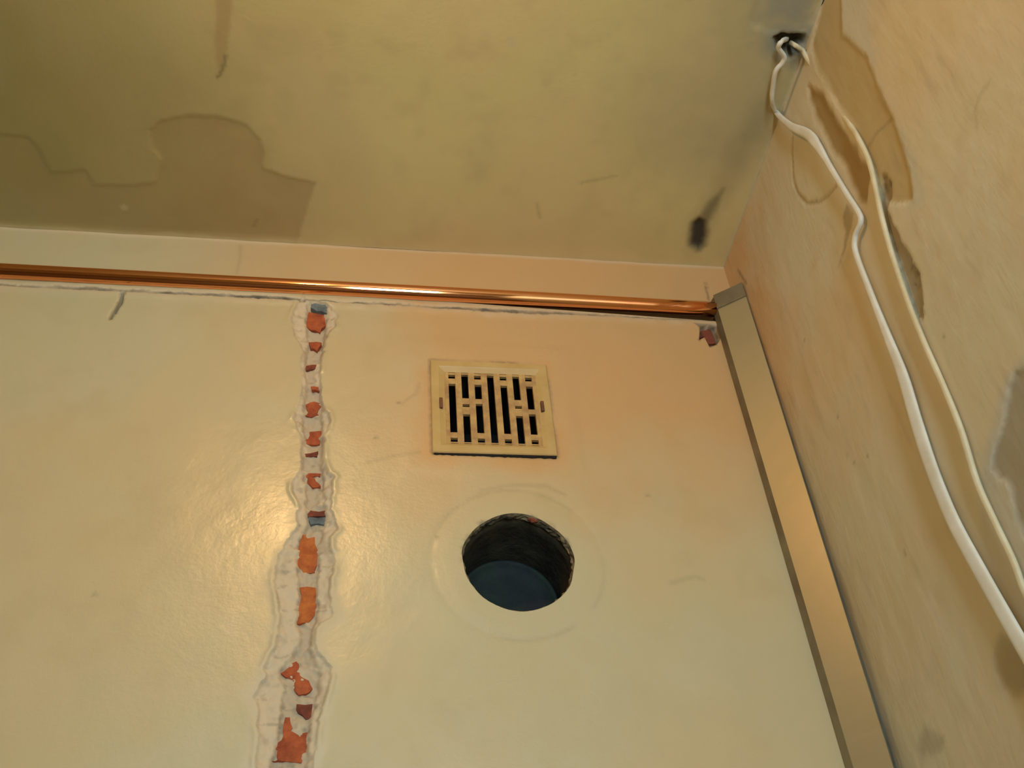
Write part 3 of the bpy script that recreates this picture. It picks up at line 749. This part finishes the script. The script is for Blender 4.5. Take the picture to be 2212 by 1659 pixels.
# bridges across the slots; heights are fractions of the field from its top
odd = [(0.0, 0.03), (0.085, 0.165), (0.855, 0.93), (0.985, 1.0)]
half = [(0.0, 0.02), (0.37, 0.455), (0.495, 0.60), (0.985, 1.0)]
mid = [(0.0, 0.03), (0.085, 0.165), (0.375, 0.445), (0.855, 0.93), (0.985, 1.0)]
full = [(0.0, 0.02), (0.985, 1.0)]
last = [(0.0, 0.03), (0.085, 0.165), (0.50, 0.57), (0.855, 0.93), (0.985, 1.0)]
for k, rows in enumerate([odd, half, mid, full, odd, half, last]):
    xa = GX0 + pitch * k + (pitch - slot_w) / 2 - 0.0004
    xb = xa + slot_w + 0.0008
    for a, b in rows:
        bm = bmesh.new()
        add_box(bm, (xa, -0.0036, GZ1 - (GZ1 - GZ0) * b), (xb, 0.0012, GZ1 - (GZ1 - GZ0) * a), 0.0004)
        vent_part('slot_bridge', bm, M_SLAT)
for xc in (VX0 + 0.0125, VX1 - 0.0125):
    bm = bmesh.new()
    add_box(bm, (xc - 0.0022, -0.0092, 2.083), (xc + 0.0022, -0.004, 2.100), 0.0008)
    tag(vent_part('side_clip', bm, M_CLIP), 'small brown retaining clip')
# black bar put in for the shadow gap and grime under the frame
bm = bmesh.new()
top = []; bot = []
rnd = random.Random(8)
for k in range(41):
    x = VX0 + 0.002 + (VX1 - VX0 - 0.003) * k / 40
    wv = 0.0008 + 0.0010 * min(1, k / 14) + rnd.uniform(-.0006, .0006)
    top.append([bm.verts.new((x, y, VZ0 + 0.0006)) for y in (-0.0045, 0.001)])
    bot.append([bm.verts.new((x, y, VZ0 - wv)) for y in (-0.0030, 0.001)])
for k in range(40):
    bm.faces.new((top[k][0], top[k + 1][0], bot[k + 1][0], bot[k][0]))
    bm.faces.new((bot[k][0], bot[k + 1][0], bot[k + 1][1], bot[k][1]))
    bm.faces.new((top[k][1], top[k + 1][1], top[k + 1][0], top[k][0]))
vent_part('gap_shadow_line', bm, M_DARK)['label'] = 'black bar for the shadow and grime under the frame'
# dark shaft behind the slots
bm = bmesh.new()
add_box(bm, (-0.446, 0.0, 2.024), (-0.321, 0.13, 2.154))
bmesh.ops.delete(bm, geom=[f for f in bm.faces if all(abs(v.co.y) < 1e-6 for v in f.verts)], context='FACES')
o = vent_part('shaft', bm, M_DARK)
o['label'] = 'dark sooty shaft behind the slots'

# ------------------------------------------------------------------ round duct
duct = thing('round_duct', (HOLE_C[0], 0.0, HOLE_C[1] - HOLE_R), 'round dark open duct hole in the wall below the square vent', 'duct')
bm = bmesh.new()
DEP = 0.100
nseg = 96
rows = [(0.004, -0.0030), (0.0105, -0.0010), (0.016, 0.0022), (0.030, 0.0010), (0.060, 0.0022), (DEP, 0.0016), (DEP + 0.02, 0.0016)]
rings = []
for yy, ins in rows:
    rg = []
    for k in range(nseg):
        hx, hz = HOLE[k]
        a = 2 * math.pi * k / nseg
        j = 0.0 if yy < 0.0 else 0.0011 * math.sin(7 * a + yy * 90) * math.sin(3 * a + yy * 200)
        s = 1 - (ins + j) / HOLE_R
        rg.append(bm.verts.new((HOLE_C[0] + (hx - HOLE_C[0]) * s, yy, HOLE_C[1] + (hz - HOLE_C[1]) * s)))
    rings.append(rg)
for a, b in zip(rings[:-1], rings[1:]):
    for k in range(nseg):
        bm.faces.new((a[k], a[(k + 1) % nseg], b[(k + 1) % nseg], b[k]))
o = bm_obj('sleeve', bm, M_SLEEVE, None, True); rehome(o, duct)
# broken edge of the plaster round the opening
bm = bmesh.new()
rings = []
for yy, ins in ((-0.0008, 0.0), (0.002, 0.0012), (0.005, 0.0004), (0.008, 0.0018), (0.0115, 0.0006)):
    rg = []
    for k in range(nseg):
        hx, hz = HOLE[k]
        j = 0.0 if yy < 0 else random.Random(k * 31 + int(yy * 9000)).uniform(-0.0012, 0.0016)
        s_ = 1 - (ins + j) / HOLE_R
        rg.append(bm.verts.new((HOLE_C[0] + (hx - HOLE_C[0]) * s_, yy, HOLE_C[1] + (hz - HOLE_C[1]) * s_)))
    rings.append(rg)
for a, b in zip(rings[:-1], rings[1:]):
    for k in range(nseg):
        bm.faces.new((a[k], a[(k + 1) % nseg], b[(k + 1) % nseg], b[k]))
o = bm_obj('plaster_rim', bm, M_RIM); rehome(o, duct)
o['label'] = 'crumbling sooty plaster edge'
# slightly domed back closing the duct, with a raised rim
bm = bmesh.new()
prof = [(0.0640, DEP + 0.004), (0.0632, DEP - 0.003), (0.0600, DEP - 0.004), (0.0580, DEP + 0.001), (0.040, DEP + 0.003), (0.020, DEP + 0.004)]
rings = []
for rr_, yy in prof:
    rings.append([bm.verts.new((HOLE_C[0] + rr_ * math.cos(2 * math.pi * k / 64), yy, HOLE_C[1] + rr_ * math.sin(2 * math.pi * k / 64))) for k in range(64)])
for a, b in zip(rings[:-1], rings[1:]):
    for k in range(64):
        bm.faces.new((a[k], a[(k + 1) % 64], b[(k + 1) % 64], b[k]))
bm.faces.new(rings[-1])
o = bm_obj('back_plate', bm, M_PLUG, None, True); rehome(o, duct)
o['label'] = 'dark green plate closing the back of the duct'
# crumbs of mortar and brick round the upper rim
for k, (deg, sz, m) in enumerate(((70, 0.0085, M_BRICK3), (96, 0.0075, M_RIM), (122, 0.0050, M_DARK), (50, 0.0045, M_DARK), (30, 0.0065, M_RIM))):
    a = math.radians(deg)
    cx_, cz_ = HOLE_C[0] + (HOLE_R - 0.0012) * math.cos(a), HOLE_C[1] + (HOLE_R - 0.0012) * math.sin(a)
    bm = bmesh.new()
    bmesh.ops.create_icosphere(bm, subdivisions=1, radius=1.0)
    rnd = random.Random(k)
    for v in bm.verts:
        s = rnd.uniform(0.75, 1.15)
        px_, pz_ = v.co.x * sz * s, v.co.z * sz * 0.45 * s
        v.co = Vector((cx_ + px_ * math.sin(a) - pz_ * -math.cos(a), 0.004 + v.co.y * 0.004 * s,
                       cz_ - px_ * math.cos(a) + pz_ * math.sin(a)))
    o = bm_obj('rim_crumb', bm, m); rehome(o, duct)

# ------------------------------------------------------------------ steel channel standing in the corner
chan = thing('corner_channel', (-0.02, -0.03, 0.0), 'dull steel channel standing upright in the corner where the walls meet', 'channel')
def section(z):
    lean = 0.0070 * (2.316 - z) / 0.70
    L0 = (-0.0392, -0.0010); L1 = (-0.0370, -0.0140)
    R1 = (-0.0022 - lean, -0.0418 - lean * 0.1); R0 = (-0.0090 - lean, -0.0200)
    return L0, L1, R1, R0
def strip(name, ia, ib, thick, mat, z_top=2.316, extra=None):
    """A bent sheet between section points ia..ib, extruded floor to top with real thickness."""
    bm = bmesh.new()
    rows = []
    zs = [z_top * k / 60 for k in range(61)]
    for z in zs:
        S = section(z)
        a = Vector(S[ia]); b = Vector(S[ib])
        n = Vector((-(b - a).y, (b - a).x)).normalized() * thick
        rows.append([bm.verts.new((p.x, p.y, z)) for p in (a, b, b + n, a + n)])
    for r0, r1 in zip(rows[:-1], rows[1:]):
        for k in range(4):
            bm.faces.new((r0[k], r0[(k + 1) % 4], r1[(k + 1) % 4], r1[k]))
    bm.faces.new(rows[0]); bm.faces.new(rows[-1])
    o = bm_obj(name, bm, mat)
    rehome(o, chan)
    return o
strip('face', 1, 2, 0.0012, M_STEEL)
strip('side_flange', 0, 1, 0.0012, M_STEEL_EDGE)
strip('side_flange', 2, 3, -0.0012, M_STEEL_EDGE)
# sleeve folded over the channel's upper end
bm = bmesh.new()
S = [section(z) for z in (2.288, 2.3168)]
rows = []
for z, sec in zip((2.288, 2.3168), S):
    a = Vector(sec[1]); b = Vector(sec[2])
    n = Vector((-(b - a).y, (b - a).x)).normalized()
    if n.y > 0: n = -n
    t = (b - a).normalized()
    a0 = a - t * 0.0008; b0 = b + t * 0.0006
    rows.append([bm.verts.new((p.x, p.y, z)) for p in (a0 + n * 0.0016, b0 + n * 0.0016, b0 - n * 0.0005, a0 - n * 0.0005)])
for k in range(4):
    bm.faces.new((rows[0][k], rows[0][(k + 1) % 4], rows[1][(k + 1) % 4], rows[1][k]))
bm.faces.new(rows[0]); bm.faces.new(rows[1])
o = bm_obj('end_sleeve', bm, M_STEEL_EDGE); rehome(o, chan)
o['label'] = 'dull grey band at the upper end of the channel'

# ------------------------------------------------------------------ cables
def catmull(pts, sub=8):
    P = [Vector(p) for p in pts]
    out = []
    for i in range(len(P) - 1):
        p0 = P[max(i - 1, 0)]; p1 = P[i]; p2 = P[i + 1]; p3 = P[min(i + 2, len(P) - 1)]
        for k in range(sub):
            t = k / sub
            out.append(0.5 * ((2 * p1) + (p2 - p0) * t + (2 * p0 - 5 * p1 + 4 * p2 - p3) * t * t + (3 * p1 - p0 - 3 * p2 + p3) * t ** 3))
    out.append(P[-1])
    return out

def flat_cable(name, pts, widths, thick, mat, normal_fn):
    """A rounded flat cable swept along a path; widths vary as the cable twists on edge."""
    C = catmull(pts)
    n = len(C)
    W = np.interp(np.linspace(0, 1, n), np.linspace(0, 1, len(widths)), widths)
    bm = bmesh.new()
    rings = []
    seg = 14
    for i, p in enumerate(C):
        t = (C[min(i + 1, n - 1)] - C[max(i - 1, 0)]).normalized()
        nn = normal_fn(i / (n - 1))
        side = t.cross(nn).normalized()
        up = side.cross(t).normalized()
        rg = []
        for k in range(seg):
            a = 2 * math.pi * k / seg
            ca, sa = math.cos(a), math.sin(a)
            ex = math.copysign(abs(ca) ** 0.6, ca) * W[i] / 2
            ey = math.copysign(abs(sa) ** 0.8, sa) * thick / 2
            rg.append(bm.verts.new(p + side * ex + up * ey))
        rings.append(rg)
    for a, b in zip(rings[:-1], rings[1:]):
        for k in range(seg):
            bm.faces.new((a[k], a[(k + 1) % seg], b[(k + 1) % seg], b[k]))
    bm.faces.new(rings[0]); bm.faces.new(rings[-1][::-1])
    return bm_obj(name, bm, mat, None, True)

c1 = ([(-0.0240, -0.3803, 2.4100)] + [(-0.0397, -0.3874, 2.3880), (-0.0403, -0.3783, 2.3880), (-0.0292, -0.3675, 2.3880), (-0.0285, -0.3583, 2.3880), (-0.0332, -0.3459, 2.3880), (-0.0300, -0.3250, 2.3880), (-0.0238, -0.3025, 2.3880)]
      + [(-0.0070, -0.2791, 2.3977), (-0.0070, -0.2948, 2.3433), (-0.0070, -0.3188, 2.2890), (-0.0070, -0.3268, 2.2497), (-0.0070, -0.3321, 2.1914), (-0.0070, -0.3378, 2.1378), (-0.0070, -0.3420, 2.1020), (-0.0070, -0.3383, 2.0903), (-0.0070, -0.3195, 2.0873), (-0.0070, -0.3092, 2.0706), (-0.0070, -0.3044, 2.0115), (-0.0070, -0.3009, 1.9509), (-0.0070, -0.2976, 1.8944), (-0.0070, -0.2875, 1.8366), (-0.0070, -0.2809, 1.7833), (-0.0070, -0.2798, 1.7276), (-0.0070, -0.2865, 1.6701), (-0.0070, -0.2943, 1.6158), (-0.0070, -0.3018, 1.5686), (-0.0070, -0.3105, 1.5113)])
w1 = [0.0065] * 9 + [0.0085, 0.0125, 0.0135, 0.0075, 0.0065, 0.0065, 0.0065, 0.0065, 0.0065, 0.0065, 0.0075, 0.0110, 0.0140, 0.0150, 0.0145, 0.0145, 0.0145, 0.0145, 0.0145, 0.0145]
cab1 = flat_cable('flat_cable', c1, w1, 0.0052, M_CABLE, lambda s: Vector((-1, -0.25, -0.5 if s < 0.25 else -0.1)))
tag(cab1, 'white flat cable hanging kinked down the side wall, the wider and nearer to the corner', 'cable', 'cables on the side wall')
c2 = ([(-0.0174, -0.3757, 2.4100)] + [(-0.0172, -0.3809, 2.3940)] + [(-0.0060, -0.3756, 2.3936)] + [(-0.0010, -0.3707, 2.3848)] + [(0.0036, -0.3692, 2.3547), (0.0036, -0.3745, 2.2817)] + [(0.0010, -0.3830, 2.2162)] + [(-0.0055, -0.3924, 2.1764), (-0.0055, -0.3914, 2.1335), (-0.0055, -0.3827, 2.0990), (-0.0055, -0.3701, 2.0588), (-0.0055, -0.3582, 2.0047), (-0.0055, -0.3494, 1.9437), (-0.0055, -0.3457, 1.8948), (-0.0055, -0.3441, 1.8409), (-0.0055, -0.3399, 1.7873), (-0.0055, -0.3301, 1.7365), (-0.0055, -0.3292, 1.6925), (-0.0055, -0.3296, 1.6549), (-0.0055, -0.3265, 1.6280), (-0.0055, -0.3282, 1.5952), (-0.0055, -0.3372, 1.5469)])
w2 = [0.0058] * 19
cab2 = flat_cable('flat_cable', c2, w2, 0.0050, M_CABLE2, lambda s: Vector((-1, -0.25, -0.1)))
tag(cab2, 'thin cream cable on the side wall, farther from the corner than the kinked one', 'cable', 'cables on the side wall')
